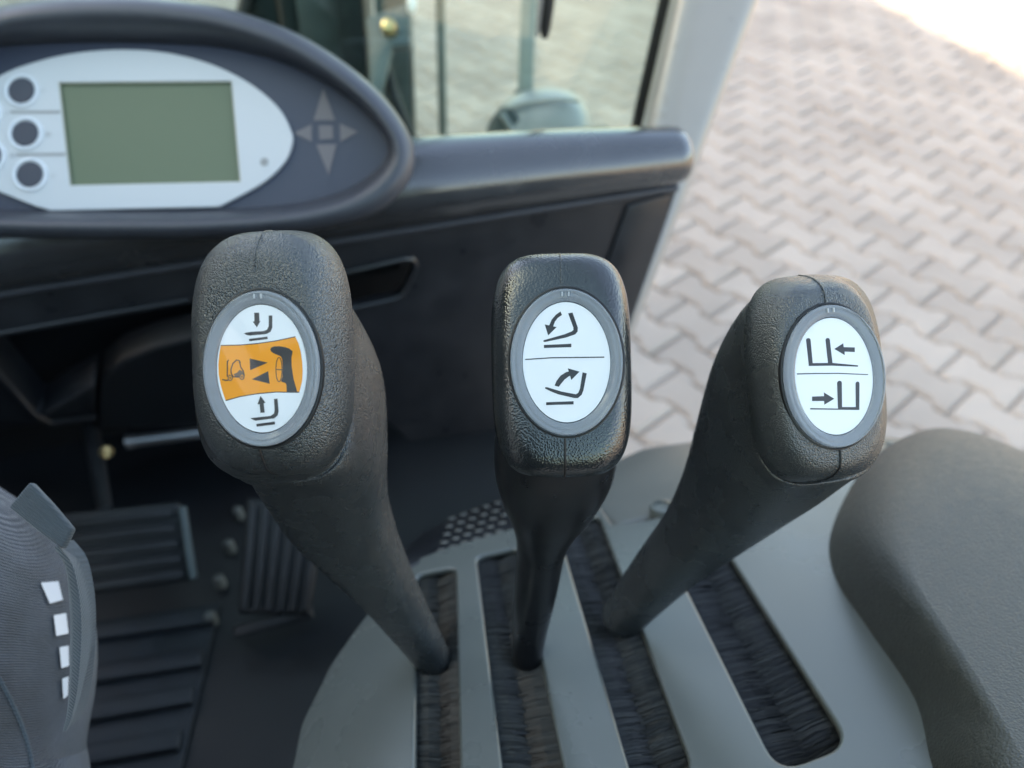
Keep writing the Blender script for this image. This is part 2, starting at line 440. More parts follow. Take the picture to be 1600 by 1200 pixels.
# seam ledges
def ledge(name, a, b, h, r, m='dash'):
    return tube(name, [DP.wpx(*a, h), DP.wpx(*b, h)], r, m, dash, k=10)
ledge('upper_ledge', (-260,500), (1058,293), .003, .0035, 'hood')
ledge('lower_ledge', (-260,566), (296,468), .002, .003)
# end flap at the right with its own seam
ef = [(1046,300),(978,322),(938,440),(905,560),(985,506)]
prism('end_flap', [DP.wpx(x,y,.0035) for x, y in [(1048,304),(981,322),(942,430),(915,540),(925,600),(958,590),(985,507),(1036,352)]], DP.n*-.003, 'dash', dash, bevel=.0012)
# padded roll
rl = [(-260,540,.036),(100,470,.036),(420,395,.036),(600,352,.0365),(720,325,.0345),(860,300,.031),(980,280,.0275),(1050,268,.0255),(1064,265,.0235),(1070,264,.018),(1073,263.5,.008)]
rings = []
for x, y, r in rl:
    b = DP.wpx(x, y+2, .002); C = b + ZZ*(r*1.05) + DP.n*(-r*.15)
    rings.append(sering(C, DP.n, ZZ, r*.9, r, 2.6, 40))
# bottom of the roll follows the seam line
rings = []
for x, r in [(-260,.036),(100,.036),(420,.036),(600,.036),(720,.034),(860,.031),(980,.0275),(1045,.0255),(1060,.024),(1068,.019),(1072,.009)]:
    ys = 291 + (1060-x)*206/1320
    b = DP.wpx(x, ys-4, .0)
    C = b + ZZ*r + DP.n*(-r*.35)
    if x > 1050: C = DP.wpx(1060, 287, 0) + ZZ*.0255 + DP.n*(-.0255*.35) + LAT*((x-1060)*.0006)
    rings.append(sering(C, DP.n, ZZ, r*1.15, r, 2.05, 44))
loft('padded_roll', rings, 'roll', dash, angle=60)
# flat shelf between the roll and the windscreen
sh0 = DP.wpx(-260, 497) + ZZ*.020; sh1 = DP.wpx(1030, 296) + ZZ*.012
prism('top_shelf', [sh0, sh1, sh1+FOR*.13, sh0+FOR*.13], Vector((0,0,-.02)), 'dash', dash, bevel=.004)

# ------------------------------------------------------------------ instrument cluster
clu = thing('instrument_cluster', 'oval instrument cluster with blank green screen in silver bezel', 'display', P(200, 340, .58))
CPn = Plane(P(230, 200, .555), RT, UP + FW*.05)
def side_loop(right, cx):
    """right-half control points, mirrored about x = cx"""
    pts = right + [(2*cx-x, y) for x, y in right[::-1][1:-1]]
    return pts
def closed_crom(pts, seg=5):
    out = []; n = len(pts)
    for i in range(n):
        p0, p1, p2, p3 = pts[i-1], pts[i], pts[(i+1) % n], pts[(i+2) % n]
        for s in range(seg):
            t = s/seg
            out.append(tuple(.5*(2*b+(c-a)*t+(2*a-5*b+4*c-d)*t*t+(3*b-a-3*c+d)*t**3) for a,b,c,d in zip(p0,p1,p2,p3)))
    return out
outer = side_loop([(170,-6),(260,-2),(350,12),(450,46),(530,92),(595,146),(635,200),(648,242),(640,282),(610,318),(560,344),(470,362),(330,372),(170,374)], 170)
mid   = side_loop([(170,4),(260,8),(348,22),(445,55),(520,100),(583,153),(621,202),(634,240),(626,274),(598,307),(550,332),(464,350),(330,360),(170,362)], 170)
inn1  = side_loop([(170,30),(260,34),(345,46),(435,75),(508,115),(568,163),(602,205),(613,235),(605,262),(578,290),(534,314),(456,333),(330,343),(170,345)], 170)
inn2  = side_loop([(170,66),(260,68),(345,74),(430,94),(500,126),(555,165),(592,203),(605,230),(598,254),(572,278),(530,300),(456,318),(330,327),(170,329)], 170)
def lring(px, h): return [CPn.wpx(x, y, h) for x, y in closed_crom(px)]
rings = [lring(outer, -.07), lring(outer, -.012), lring(outer, .012), lring([((a+c)/2,(b+d)/2) for (a,b),(c,d) in zip(outer,mid)], .0185), lring(mid, .0215), lring([((a*2+c)/3,(b*2+d)/3) for (a,b),(c,d) in zip(mid,inn1)], .0235), lring([((a+c*2)/3,(b+d*2)/3) for (a,b),(c,d) in zip(mid,inn1)], .0235), lring(inn1, .0205), lring([((a*2+c)/3,(b*2+d)/3) for (a,b),(c,d) in zip(inn1,inn2)], .014), lring(inn2, -.002), lring(inn2, -.012)]
V, F = loft_data(rings, cap=False)
mesh('hood', V, F, 'hood', clu, angle=70)
# dark face
pts = lring([(170+(x-170)*1.03, 197+(y-197)*1.05) for x, y in inn2], -.0035)
flat('face_panel', pts, 'cluster', clu)
# silver bezel plate with the screen opening
bz = crom([(-70,240),(-85,205),(-60,165),(0,118),(60,95),(120,82),(190,77),(260,82),(330,100),(390,130),(435,168),(455,205),(456,225),(445,252),(415,282),(375,306)], 5) + [(342,323),(80,329),(55,322),(0,300)]
scr = [(90,128),(362,126),(376,284),(108,290)]
plate('bezel', CPn, [CPn.px(*p) for p in bz], [[CPn.px(*p) for p in scr]], .0035, .0006, 'silver', clu)
big = [(84,122),(368,120),(382,290),(102,296)]
flat('screen', [CPn.wpx(x, y, -.0033) for x, y in big], 'lcd', clu)
# thin pale frame inside the opening
c2 = Vector((234,207))
scf = plate('screen_frame', CPn, [CPn.px(*p) for p in [(87,125),(365,123),(379,287),(105,293)]],
      [[CPn.px(*(c2+(Vector(p)-c2)*.985)) for p in scr]], .0006, .0001, 'lcd_rim', clu, h=-.0008)
for bx, by in [(34,142),(40,209),(47,273),(-18,244),(-24,176)]:
    C = CPn.wpx(bx, by, .0002); rp = .556/FPX
    rim = loft('button', [sering(C+CPn.n*h, CPn.u, CPn.v, a*rp, a*rp*.97, 2, 36) for a, h in ((27.5,0),(27,.0012),(24.5,.0016),(21.5,.0009),(21,-.0002))], 'button_rim', clu, cap=False)
    loft('button_cap', [sering(C+CPn.n*h, CPn.u, CPn.v, a*rp, a*rp*.97, 2, 36) for a, h in ((20.8,-.0003),(20.5,.0006),(19,.0012))], 'button', rim)
for (a, b, c, d) in [(16,175,94,175),(25,242,102,241)]:
    flat('divider_line', [CPn.wpx(x, y, .0003) for x, y in [(a,b-2.2),(c,d-2.2),(c,d+2.2),(a,b+2.2)]], 'groove', clu)
for pts in [[(505,138),(524,188),(490,188)], [(494,226),(526,225),(514,274)], [(459,208),(487,194),(487,222)], [(531,193),(560,206),(532,222)], [(498,196),(520,196),(521,217),(499,218)]]:
    flat('arrow_key' if len(pts) == 3 else 'centre_key', [CPn.wpx(x, y, -.0028) for x, y in pts], 'arrow', clu)
C = CPn.wpx(413, 253, .0002)
loft('sensor_dot', [sering(C+CPn.n*h, CPn.u, CPn.v, a, a, 2, 20) for a, h in ((.0030,0),(.0028,.0003),(.0012,.0003))], 'groove', clu)
# tiny key marks beside the buttons (a ring, a frame, a bulb)
for kx, ky, ck in [(67,142,0),(75,210,1),(83,275,2),(10,177,0),(19,243,1)]:
    C = CPn.wpx(kx, ky, .0003); s = .0016
    for q in range(3):
        if ck == 1: pp = [C+CPn.u*(-s+q*s*.8)+CPn.v*s, C+CPn.u*(-s+q*s*.8+s*.3)+CPn.v*s, C+CPn.u*(-s+q*s*.8+s*.3)-CPn.v*s, C+CPn.u*(-s+q*s*.8)-CPn.v*s]
        else:
            a0 = q*2.1+ck; pp = [C + (CPn.u*math.cos(a0+k)+CPn.v*math.sin(a0+k))*rr for k, rr in ((0,s),(.9,s),(.9,s*.62),(0,s*.62))]
        flat('key_mark', pp, 'groove', clu)

# ------------------------------------------------------------------ foot space
# steering column shroud and knee panel, deep in the dark under the dashboard
KP = Plane(P(100, 600, .80), LAT, ZZ + FOR*-.1)
kn = thing('column_shroud', 'black steering column shroud in the dark under the dashboard', 'shroud', P(60, 640, .82))
prism('shroud_panel', [KP.wpx(x, y) for x, y in [(-320,300),(-320,640),(-60,680),(68,664),(148,655),(148,600),(60,652),(0,586),(-60,520),(-100,470)]], FOR*.06, 'footwell', kn, bevel=.004)
tube('shroud_edge', [KP.wpx(x, y, .003) for x, y in [(-90,490),(0,586),(55,648),(80,661),(150,652)]], .003, 'dash', kn, k=8)
kp2 = thing('knee_panel', 'rounded black knee panel right of the steering column shroud', 'panel', P(250, 640, .84))
K2 = Plane(P(230, 600, .84), LAT, ZZ)
prism('knee_cover', [K2.wpx(x, y) for x, y in [(150,672),(152,620),(160,588),(190,562),(240,542),(300,528),(420,505),(590,520),(600,650),(400,668)]], FOR*.05, 'footwell', kp2, bevel=.006, seg=3)
# pale metal rail across the front of the foot space
rail = thing('foot_rail', 'pale metal rail across the dark foot space behind the pedals', 'rail', P(440, 660, .93))
rp_ = Plane(P(440, 660, .93), LAT, ZZ)
tube('rail_bar', [rp_.wpx(203,690), rp_.wpx(672,630)], .0068, 'steel', rail)
for x, y in [(203,690),(672,630)]:
    loft('rail_end', [sering(rp_.wpx(x,y)+LAT*s, FOR, ZZ, .008, .008, 2, 16) for s in (-.004,.004)], 'steel', rail)
    tube('rail_mount', [rp_.wpx(x,y), rp_.wpx(x,y)+FOR*.12], .004, 'footwell', rail, k=8)
# floor mat with ribs
fm = thing('floor_mat', 'dark ribbed rubber floor mat between trousers and lever console', 'mat', fl(200, 1080))
mo = [(-100,1010),(345,945),(282,1215),(262,1330),(-260,1330)]
prism('mat_base', [fl(x,y,.001) for x, y in mo], ZZ*.004, 'mat_rubber', fm, bevel=.001)
for k, ((xa,ya),(xb,yb)) in enumerate([((-60,1018),(335,962)),((-75,1088),(316,1028)),((-95,1153),(302,1086)),((-120,1224),(282,1156)),((-140,1300),(268,1232))]):
    A, B = fl(xa,ya,.009), fl(xb,yb,.009); n = Vector((-(B-A).y, (B-A).x, 0)).normalized()*.009
    box('mat_rib', (A+B)/2, (B-A)/2, n, ZZ*.004, 'mat_rubber', fm, bevel=.002)
# rivets along the mat's edge
for (x, y), wh in zip([(371,798),(357,850),(342,905),(328,963)], ['topmost of four pale floor studs left of the narrow pedal', 'second from the top of four pale floor studs beside the narrow pedal', 'third from the top of four pale floor studs beside the narrow pedal', 'lowest of four pale floor studs, at the corner of the floor mat']):
    C = fl(x, y, .012)
    o = loft('floor_stud', [sering(C+ZZ*h, LAT, FOR, a, a, 2, 20) for a, h in ((.006,-.012),(.0058,.001),(.004,.004),(.001,.0048))], 'pale_stud')
    o['label'] = wh; o['category'] = 'stud'; o['group'] = 'studs in a row on the cab floor'
# brake pedal
bp_ = thing('brake_pedal', 'wide black ribbed pedal beside the trouser leg', 'pedal', fl(200, 900))
BPn = Plane(P(200, 850, .74), LAT, ZZ*.75 + FOR*.66)
def bpx(x, y, h=0): return BPn.wpx(x, y, h)
prism('pad', [bpx(x,y) for x, y in [(88,806),(280,786),(304,908),(112,934)]], BPn.n*-.012, 'pedal', bp_, bevel=.004, seg=3)
for t in (.10,.30,.50,.70,.90):
    a = Vector((92,806)).lerp(Vector((114,934)), t); b = Vector((272,789)).lerp(Vector((294,907)), t)
    A, B = bpx(*a, .003), bpx(*b, .003)
    box('rib', (A+B)/2, (B-A)/2*.97, BPn.v*.0045, BPn.n*.0035, 'pedal', bp_, bevel=.0015)
A, B = bpx(285,790,.004), bpx(303,905,.004)
box('edge_strip', (A+B)/2, (B-A)/2*.97, BPn.u*.003, BPn.n*.005, 'mast_light', bp_, bevel=.001)
tube('arm', [bpx(165,800,-.006), P(158,760,.80), P(150,715,.84), P(140,660,.88)], [.007,.008,.009,.010], 'pedal', bp_)
loft('pivot_bolt', [sering(P(166,706,.80)+FW*h, RT, UP, a, a, 2, 18) for a, h in ((.002,-.004),(.006,-.003),(.0065,.004))], 'brass', bp_)
# accelerator
ac = thing('accelerator_pedal', 'narrow black pedal with upright ribs behind left lever', 'pedal', fl(430, 960))
APn = Plane(P(430, 880, .76), LAT, ZZ*.6 + FOR*.8)
prism('pad', [APn.wpx(x,y) for x, y in [(384,778),(508,790),(484,962),(370,960)]], APn.n*-.012, 'pedal', ac, bevel=.004, seg=3)
for t in (.08,.25,.42,.59,.76,.93):
    a = Vector((386,784)).lerp(Vector((504,796)), t); b = Vector((373,956)).lerp(Vector((482,958)), t)
    A, B = APn.wpx(*a, .003), APn.wpx(*b, .003)
    box('rib', (A+B)/2, (B-A)/2*.97, APn.u*.0035, APn.n*.0035, 'pedal', ac, bevel=.0015)
A = APn.wpx(380, 962, -.008)
box('hinge', APn.wpx(428,972,-.014), APn.u*.038, APn.v*.006, APn.n*.008, 'footwell', ac, bevel=.002)

# ------------------------------------------------------------------ lever console
con = thing('lever_console', 'grey-green slotted console with black brush strips around the levers', 'console', P(900, 1180, .50))
s1 = (RT*-160 + UP*480 + FW*1204).normalized(); l1 = RT*.973 + UP*.143 + FW*.074
LPn = Plane(P(850, 1000, .415), l1, s1)
pout = [(385,1330),(405,1200),(440,1075),(500,1000),(574,935),(614,898),(646,873),(700,857),(800,827),(870,800),(925,780),(956,822),(1010,815),(1100,785),(1240,752),(1500,735),(1640,900),(1700,1330)]
slots = [[(645,892),(716,883),(726,1290),(640,1290)], [(740,868),(812,852),(905,1290),(791,1290)],
         [(866,818),(938,802),(1093,1214),(990,1240)], [(1034,850),(1120,830),(1336,1166),(1214,1212)]]
srad = [.010,.010,.011,.012]
loops = [round2([LPn.px(*p) for p in s], [r*.8,r*.8,r*1.2,r*1.2]) for s, r in zip(slots, srad)]
TOP = plate('top_plate', LPn, round2([LPn.px(*p) for p in pout], .004, 4), loops, .0046, .0016, 'plate', con, grow=1)
bu0 = LPn.px(735, 1100)[0]; BR = .17
bm = bmesh.new(); bm.from_mesh(TOP.data)
tl = WLOC[TOP.name]
for k in range(18):
    uc = bu0 - k*.007
    bmesh.ops.bisect_plane(bm, geom=bm.verts[:]+bm.edges[:]+bm.faces[:], dist=1e-6, plane_co=LPn.w((uc,0)) - tl, plane_no=LPn.u)
def bend(uv, h):
    u, v = uv
    if u < bu0:
        th = (bu0-u)/BR; rr = BR + h
        return LPn.w((bu0 - rr*math.sin(th), v), rr*math.cos(th) - BR)
    return LPn.w(uv, h)
for v in bm.verts:
    q = v.co + tl - LPn.o; v.co = bend((q.dot(LPn.u), q.dot(LPn.v)), q.dot(LPn.n)) - tl
bm.to_mesh(TOP.data); bm.free()
# dark box under the plate
inset = [LPn.px(*p) for p in pout]
cx = sum(p[0] for p in inset)/len(inset); cy = sum(p[1] for p in inset)/len(inset)
ins = [(cx+(a-cx)*.994, cy+(b-cy)*.994) for a, b in inset]
prism('tray', [LPn.w(p, -.040) for p in ins], LPn.n*-.004, 'black', con)
# skirt: the console's side walls down to the floor
V = []; F = []; n = len(ins)
for p in ins:
    q = bend(p, -.0030); V += [q, Vector((q.x, q.y, FLZ+.003))]
for i in range(n):
    j = (i+1) % n; F.append((2*i, 2*j, 2*j+1, 2*i+1))
mesh('skirt', V, F, 'footwell', con, smooth=False)
# brush strips
def brush(sl, sgn, seed):
    rnd = random.Random(seed)
    a, b, c, d = [Vector(LPn.px(*p)) for p in sl]
    L0, L1, R0, R1 = a, d, b, c
    V, F = [], []
    N = 420
    for layer in range(2):
        for i in range(N):
            t = (i + rnd.random()*.8)/N
            l, r = L0.lerp(L1, t), R0.lerp(R1, t)
            st, en = (l, r) if sgn > 0 else (r, l)
            dirv = (en-st)
            cl = (math.floor(t*78)+.5)/78; crn = random.Random(seed*1000+int(t*78)+layer*500); ch_ = crn.gauss(0,.0004)
            shift = (L1-L0)*((cl-t)*.25) + (L1-L0).normalized()*crn.gauss(0,.0003)
            tip = st + shift + dirv*(.515 + rnd.gauss(0,.020)) + (L1-L0).normalized()*rnd.gauss(0,.0007)
            base = st - dirv*.04
            wd = rnd.uniform(.00030,.00062); ax = (L1-L0).normalized()*wd
            h0 = -.0048 - layer*.0022; h1 = h0 - .0030 + rnd.gauss(0,.0003) + ch_
            mid = base.lerp(tip, .55) + (L1-L0).normalized()*rnd.gauss(0,.0005); hm = (h0+h1)/2 + .0004
            k = len(V)
            for p, h, s in ((base,h0,1.0),(mid,hm,.9),(tip,h1,.45)):
                V += [bend(p-ax*s, h), bend(p+ax*s, h), bend(p, h+wd*1.1*s)]
            for q in range(2):
                o = k+q*3
                F += [(o,o+1,o+4,o+3),(o+1,o+2,o+5,o+4),(o+2,o,o+3,o+5)]
    return mesh('brush_strip', V, F, 'bristle', con, smooth=False, kind='stuff')
for q, s in enumerate(slots):
    brush(s, 1, q*2+1); brush(s, -1, q*2+2)
# studded grip pad in front of the plate
GP = Plane(LPn.wpx(740, 846, -.006), l1, s1 - UP*.25)
prism('grip_pad', [GP.wpx(x, y) for x, y in [(606,905),(628,862),(660,830),(720,800),(800,772),(880,755),(930,760),(925,782),(870,802),(800,830),(700,860),(645,882)]], GP.n*-.03, 'footwell', con, bevel=.003)
SV, SF = [], []
for i in range(6):
    for j in range(5):
        x = 690 + i*18 + j*4; y = 860 - i*6.0 - j*12.5
        C = GP.wpx(x, y, .0004); b0 = len(SV)
        for rr, h in ((.0030,0),(.0028,.0004),(.0016,.0006)): SV += sering(C+GP.n*h, GP.u, GP.v, rr, rr*.9, 2, 10)
        for q in range(2):
            for k in range(10): SF.append((b0+q*10+k, b0+q*10+(k+1) % 10, b0+q*10+10+(k+1) % 10, b0+q*10+10+k))
        SF.append(tuple(b0+20+k for k in range(10)))
mesh('pale_studs', SV, SF, 'pale_stud', con, kind='stuff')
# rear cover with a screw cap
RC = Plane(LPn.wpx(1010, 815), l1, s1 - UP*.10)
rc = [(880,812),(905,765),(945,722),(1000,698),(1080,686),(1240,678),(1400,678),(1500,705),(1600,770),(1640,830),(1300,800),(1240,752),(1100,783),(1010,812),(960,826),(930,795)]
prism('rear_cover', [RC.wpx(x, y, -.002) for x, y in rc], RC.n*-.03, 'cover', con, bevel=.008, seg=4)
C = LPn.wpx(1035, 798, .0)
loft('screw_cap', [sering(C+LPn.n*h, LPn.u, LPn.v, a, a, 2, 28) for a, h in ((.0085,-.004),(.0085,.003),(.0078,.0042),(.0055,.0046),(.005,.003),(.001,.0028))], 'plate', con)
loft('fixing_screw', [sering(RC.wpx(1396,692,-.002)+RC.n*h, RC.u, RC.v, a, a, 2, 18) for a, h in ((.006,-.004),(.006,.0006),(.004,.0014),(.001,.0014))], 'cover', con)

# ------------------------------------------------------------------ armrest
arm = thing('armrest', 'large grained dark grey armrest right of the lever console', 'armrest', P(1500, 1150, .42))
AT = Plane(P(1520, 960, .345), l1, s1 + UP*.06)                   # plane of the flat top
AO = [(1340,768),(1420,716),(1500,718),(1610,764),(1765,845),(1860,1100),(1810,1430),(1565,1430),(1437,1290),(1404,1150),(1334,1028),(1290,948),(1287,872)]
AI = [(1425,845),(1465,795),(1520,780),(1600,812),(1730,880),(1800,1100),(1790,1400),(1720,1400),(1650,1310),(1600,1190),(1535,1070),(1470,970),(1428,900)]
oo = [AT.wpx(x, y, -.070) for x, y in closed_crom(AO, 6)]; ii = [AT.wpx(x, y, 0) for x, y in closed_crom(AI, 6)]
rings = [[o - ZZ*.05 for o in oo], [o - ZZ*.02 for o in oo], oo]
for k in range(1, 13):
    t = k/12; ring = []
    for o, q in zip(oo, ii):
        vt = AT.n*AT.n.dot(o-q); hv = (o-q) - vt; an = t*math.pi/2
        ring.append(q + hv*math.cos(an) + vt*(1-math.sin(an)))
    rings.append(ring)
AV, AF = loft_data(rings, cap=False); nb = len(AV) - len(ii)
AF += [tuple(nb+q for q in tr_) for tr_ in tessellate_polygon([ii])]
pad_ = mesh('pad', AV, AF, 'armrest', arm, angle=80)
for p in pad_.data.polygons:
    if len(p.vertices) == 3: p.use_smooth = False

# ------------------------------------------------------------------ levers
def make_lever(label, cx, cy, d, yaw, roll, pitch, stem, kmat, smat, bx, by, worn=0, ksc=(1,1)):
    fc = P(cx, cy, d)
    rot = Matrix.Rotation(yaw, 3, UP) @ Matrix.Rotation(roll, 3, FW) @ Matrix.Rotation(pitch, 3, RT)
    U, V, W = rot @ RT, rot @ UP, rot @ FW
    base = P(*stem[-1][:3])
    t = thing('control_lever', label, 'lever', base, 'control levers in the slotted console')
    if worn: prof = [(.0000,.0120,.0230,2.6),(.0002,.0170,.0300,3.0),(.0008,.0190,.0328,3.3),(.0024,.0209,.0350,3.5),(.0050,.0222,.0365,3.7),(.0085,.0229,.0372,3.8),(.0125,.0231,.0374,3.8),(.0190,.0229,.0370,3.7),(.0250,.0222,.0356,3.5),(.0300,.0200,.0330,3.2),(.0330,.0160,.0290,2.8)]
    else: prof = [(.0000,.0120,.0220,2.4),(.0003,.0178,.0285,2.6),(.0012,.0192,.0308,2.8),(.0032,.0204,.0328,2.9),(.0062,.0216,.0346,3.0),(.0105,.0228,.0361,3.1),(.0155,.0239,.0371,3.2)]
    ku, kv = ksc; prof = [(w_, a*(1+(ku-1)*min(1,w_/.006)), b*(1+(kv-1)*min(1,w_/.006)), n_) for w_, a, b, n_ in prof]
    front = [sering(fc+W*w_, U, V, a, b, n_, 96) for w_, a, b, n_ in prof]
    if worn: loft('knob', front, kmat, t, angle=80)
    # mould seam over the knob
    up = [fc + V*b + W*(w_-.00012) for w_, a, b, n_ in prof[:8] if b > .0245]
    tube('mould_seam', [fc+V*.0246+W*.0000]+up, .00028, kmat, t, k=6)
    dn = [fc - V*b + W*(w_-.00012) for w_, a, b, n_ in prof[:8] if b > .0245]
    tube('mould_seam', [fc-V*.0246+W*.0000]+dn, .00036, 'gasket', t, k=6)
    # stem
    NK = 48 if worn else 96
    pts = crom(stem, 6); rings = []
    for i, q in enumerate(pts):
        c = P(*q[:3]); a = pts[max(i-1,0)]; b = pts[min(i+1,len(pts)-1)]
        T = (P(*b[:3])-P(*a[:3])).normalized()
        if not worn and i < 14: T = W.lerp(T, min(1, (i+1)/14)).normalized()
        uu = (U - T*U.dot(T)).normalized(); vv = uu.cross(T)
        if vv.dot(V) < 0: vv = -vv
        rings.append(sering(c, uu, vv, q[3], q[4], q[5], NK))
    # rounded foot
    T = (P(*pts[-1][:3])-P(*pts[-2][:3])).normalized(); q = pts[-1]; c = P(*q[:3]); uu = (U - T*U.dot(T)).normalized(); vv = uu.cross(T)
    if vv.dot(V) < 0: vv = -vv
    for k in (.35,.7,.95): rings.append(sering(c+T*(q[3]*k), uu, vv, q[3]*math.sqrt(1-k*k), q[4]*math.sqrt(1-k*k), q[5], NK))
    if worn: loft('stem', rings, smat, t, angle=80)
    else: loft('grip', front[:7] + rings, kmat, t, angle=80)
    # badge
    bc = hit(bx, by, fc, W)
    lb = bc - W*.0005
    badge = loft('badge', [sering(bc+W*.0015, U, V, .0145, .0199, 2, 72), sering(lb, U, V, .0145, .0199, 2, 72)], 'label', t)
    def ring(name, pr, m, parent): 
        V_, F_ = loft_data([sering(bc-W*h, U, V, a, a+.00575, 2, 72) for a, h in pr] , cap=False)
        return mesh(name, V_, F_, m, parent, angle=60)
    ring('gasket', [(.0196,-.0012),(.0195,.0002),(.0190,.0004),(.0186,-.0010)], 'gasket', badge)
    V_, F_ = [], []
    pr = [(.0187,-.0012),(.0187,.0014),(.0184,.0021),(.0180,.0024),(.0175,.0022),(.0172,.0017),(.0168,.0017),(.0166,.0020),(.0158,.0019),(.0155,.0016),(.0150,.0015),(.0147,.0012),(.0147,-.0012)]
    rr = [sering(bc-W*h, U, V, a, a+.0056, 2, 72) for a, h in pr]
    V_, F_ = loft_data(rr+[rr[0]], cap=False)
    mesh('bezel', V_, F_, 'clear', badge, angle=60)
    V_, F_ = loft_data([sering(bc-W*h, U, V, a, a+.0056, 2, 72) for a, h in ((.0186,-.0005),(.0186,.0003),(.0146,.0003))], cap=False)
    mesh('badge_seat', V_, F_, 'badge_seat', badge, smooth=False)
    for q in (-1, 1):          # small moulded nibs at the top of the clear rim
        box('rim_nib', bc+V*.0224+U*(q*.0011)-W*.0022, U*.00022, V*.0007, W*.0003, 'badge_nib', badge)
    # clear lens
    loft('lens', [sering(bc-W*h, U, V, a, a+.0054, 2, 72) for a, h in ((.0148,.0014),(.0120,.0016),(.0080,.0018),(.0040,.00190),(.0001,.00195))], 'lens', badge, cap=False, angle=80)
    lev = [0]
    def pr_(name, pts, m='print'):
        lev[0] += 1; h = .00002 + lev[0]*.000006
        flat(name, [hit(x, y, lb - W*h, W) for x, y in pts], m, badge)
    return pr_, t

def tr(pts, s, ox, oy): return [(x/s+ox, y/s+oy) for x, y in pts]

# left lever: lift and lower, with the orange band
stemA = [(418,566,.270,.0270,.0400,3.4),(446,594,.284,.0266,.0378,3.5),(488,645,.300,.0258,.0335,3.6),(507,718,.320,.0246,.0268,3.6),(526,790,.340,.0215,.0212,3.5),(562,855,.358,.0172,.0168,3.3),(607,922,.378,.0130,.0134,3),(648,985,.398,.0104,.0108,2.8),(676,1028,.414,.0088,.0092,2.6)]
f, _ = make_lever('left black control lever, badge with an orange band and fork symbols', 400, 548, .2408, R(-5), R(-1.5), 0, stemA, 'knob', 'stem', 410, 576, ksc=(1.12,1.094))
S = lambda pts: tr(pts, 4.614, 310, 450)
f('warning_band', S([(161,414),(300,410),(420,400),(560,380),(698,351),(722,400),(738,460),(748,530),(752,600),(748,670),(736,720),(727,752),(690,752),(560,750),(420,763),(300,783),(198,814),(178,760),(158,690),(146,620),(144,550),(150,480)]), 'orange')
f('band_edge', S(stroke([(161,414),(300,411),(420,401),(560,381),(700,351)], 7)))
f('band_edge', S(stroke([(196,812),(300,783),(420,763),(560,750),(690,752),(727,752)], 7)))
f('fork_symbol', S([(327,325),(380,316),(470,310),(495,300),(507,275),(507,198),(533,198),(533,285),(520,315),(495,330),(470,334),(370,343),(345,338)]))
f('load_bar', S([(365,367),(498,350),(500,368),(367,384)]))
f('down_arrow', S([(402,178),(438,178),(440,238),(447,238),(421,284),(392,242),(404,240)]))
f('triangle', S([(370,508),(500,538),(373,593)]))
f('triangle', S([(385,658),(503,600),(514,690)]))
f('column_symbol', S([(518,444),(524,430),(545,421),(580,420),(620,425),(652,435),(680,456),(671,500),(672,560),(685,650),(712,748),(637,748),(635,700),(628,685),(600,676),(596,668),(606,640),(608,560),(603,510),(596,496),(580,486),(545,472),(525,458)]))
f('wheel_symbol', S(stroke([(581+22*math.cos(k*math.pi/14), 588+88*math.sin(k*math.pi/14)) for k in range(29)], 6)))
f('wheel_symbol', S(stroke([(561,587),(604,590)], 6)))
# small truck symbol
for ln in [[(218,519),(209,530),(208,640)], [(236,615),(235,585),(248,545),(275,519),(295,524),(302,540)], [(296,530),(306,572),(324,600),(330,628),(326,648)], [(236,612),(250,640),(300,642)], [(172,660),(198,666),(216,664)]]:
    f('truck_symbol', S(stroke(ln, 8)))
f('truck_symbol', S([(280,610),(296,590),(318,600),(328,625),(314,622),(298,640),(262,636),(252,622)]), 'print_grey')
for wx, wy in [(229,648),(314,640)]:
    f('truck_symbol', S(stroke([(wx+15*math.cos(k*math.pi/10), wy+19*math.sin(k*math.pi/10)) for k in range(21)], 7)), 'print_grey')
    f('truck_symbol', S([(wx+6*math.cos(k*math.pi/5), wy+7*math.sin(k*math.pi/5)) for k in range(10)]), 'print_grey')
f('fork_symbol', S([(373,938),(430,932),(520,922),(545,905),(550,880),(545,800),(570,798),(578,890),(570,920),(545,940),(500,945),(410,957),(395,950)]))
f('load_bar', S([(418,980),(550,963),(553,983),(420,1000)]))
f('up_arrow', S([(448,778),(484,828),(470,830),(478,898),(447,900),(442,838),(426,838)]))

# middle lever: tilt
stemB = [(878,585,.278,.0216,.0335,3.4),(877,596,.290,.0222,.0310,3.2),(874,640,.303,.0232,.0265,3.0),(866,715,.316,.0246,.0220,3.0),(860,768,.328,.0208,.0185,2.8),(852,812,.342,.0148,.0148,2.6),(846,850,.354,.0114,.0126,2.5),(837,920,.374,.0102,.0114,2.5),(828,980,.394,.0088,.0102,2.5),(824,1022,.408,.0078,.0092,2.5)]
f, _ = make_lever('shiny worn middle control lever, white badge with tilting forks and curved arrows', 880, 570, .2556, R(0), R(-1.2), 0, stemB, 'knob_worn', 'stem_smooth', 885, 566, worn=1, ksc=(1.045,1.033))
S = lambda pts: tr(pts, 4.8, 780, 440)
f('fork_symbol', S([(332,440),(490,395),(545,373),(556,362),(556,345),(517,238),(550,232),(590,345),(588,375),(570,396),(500,420),(345,453),(332,452)]))
f('load_bar', S([(335,475),(541,466),(541,492),(335,498)]))
f('curved_arrow', S([(460,224),(425,248),(395,283),(374,330),(405,336),(418,300),(440,272),(471,250)]))
f('curved_arrow', S([(342,321),(431,341),(367,404)]))
f('divider', S([(195,580),(390,567),(788,562),(788,571),(390,576),(195,588)]))
f('curved_arrow', S([(415,780),(430,745),(460,705),(500,680),(528,672),(545,700),(520,712),(490,735),(465,765),(447,789)]))
f('curved_arrow', S([(514,650),(603,675),(541,738)]))
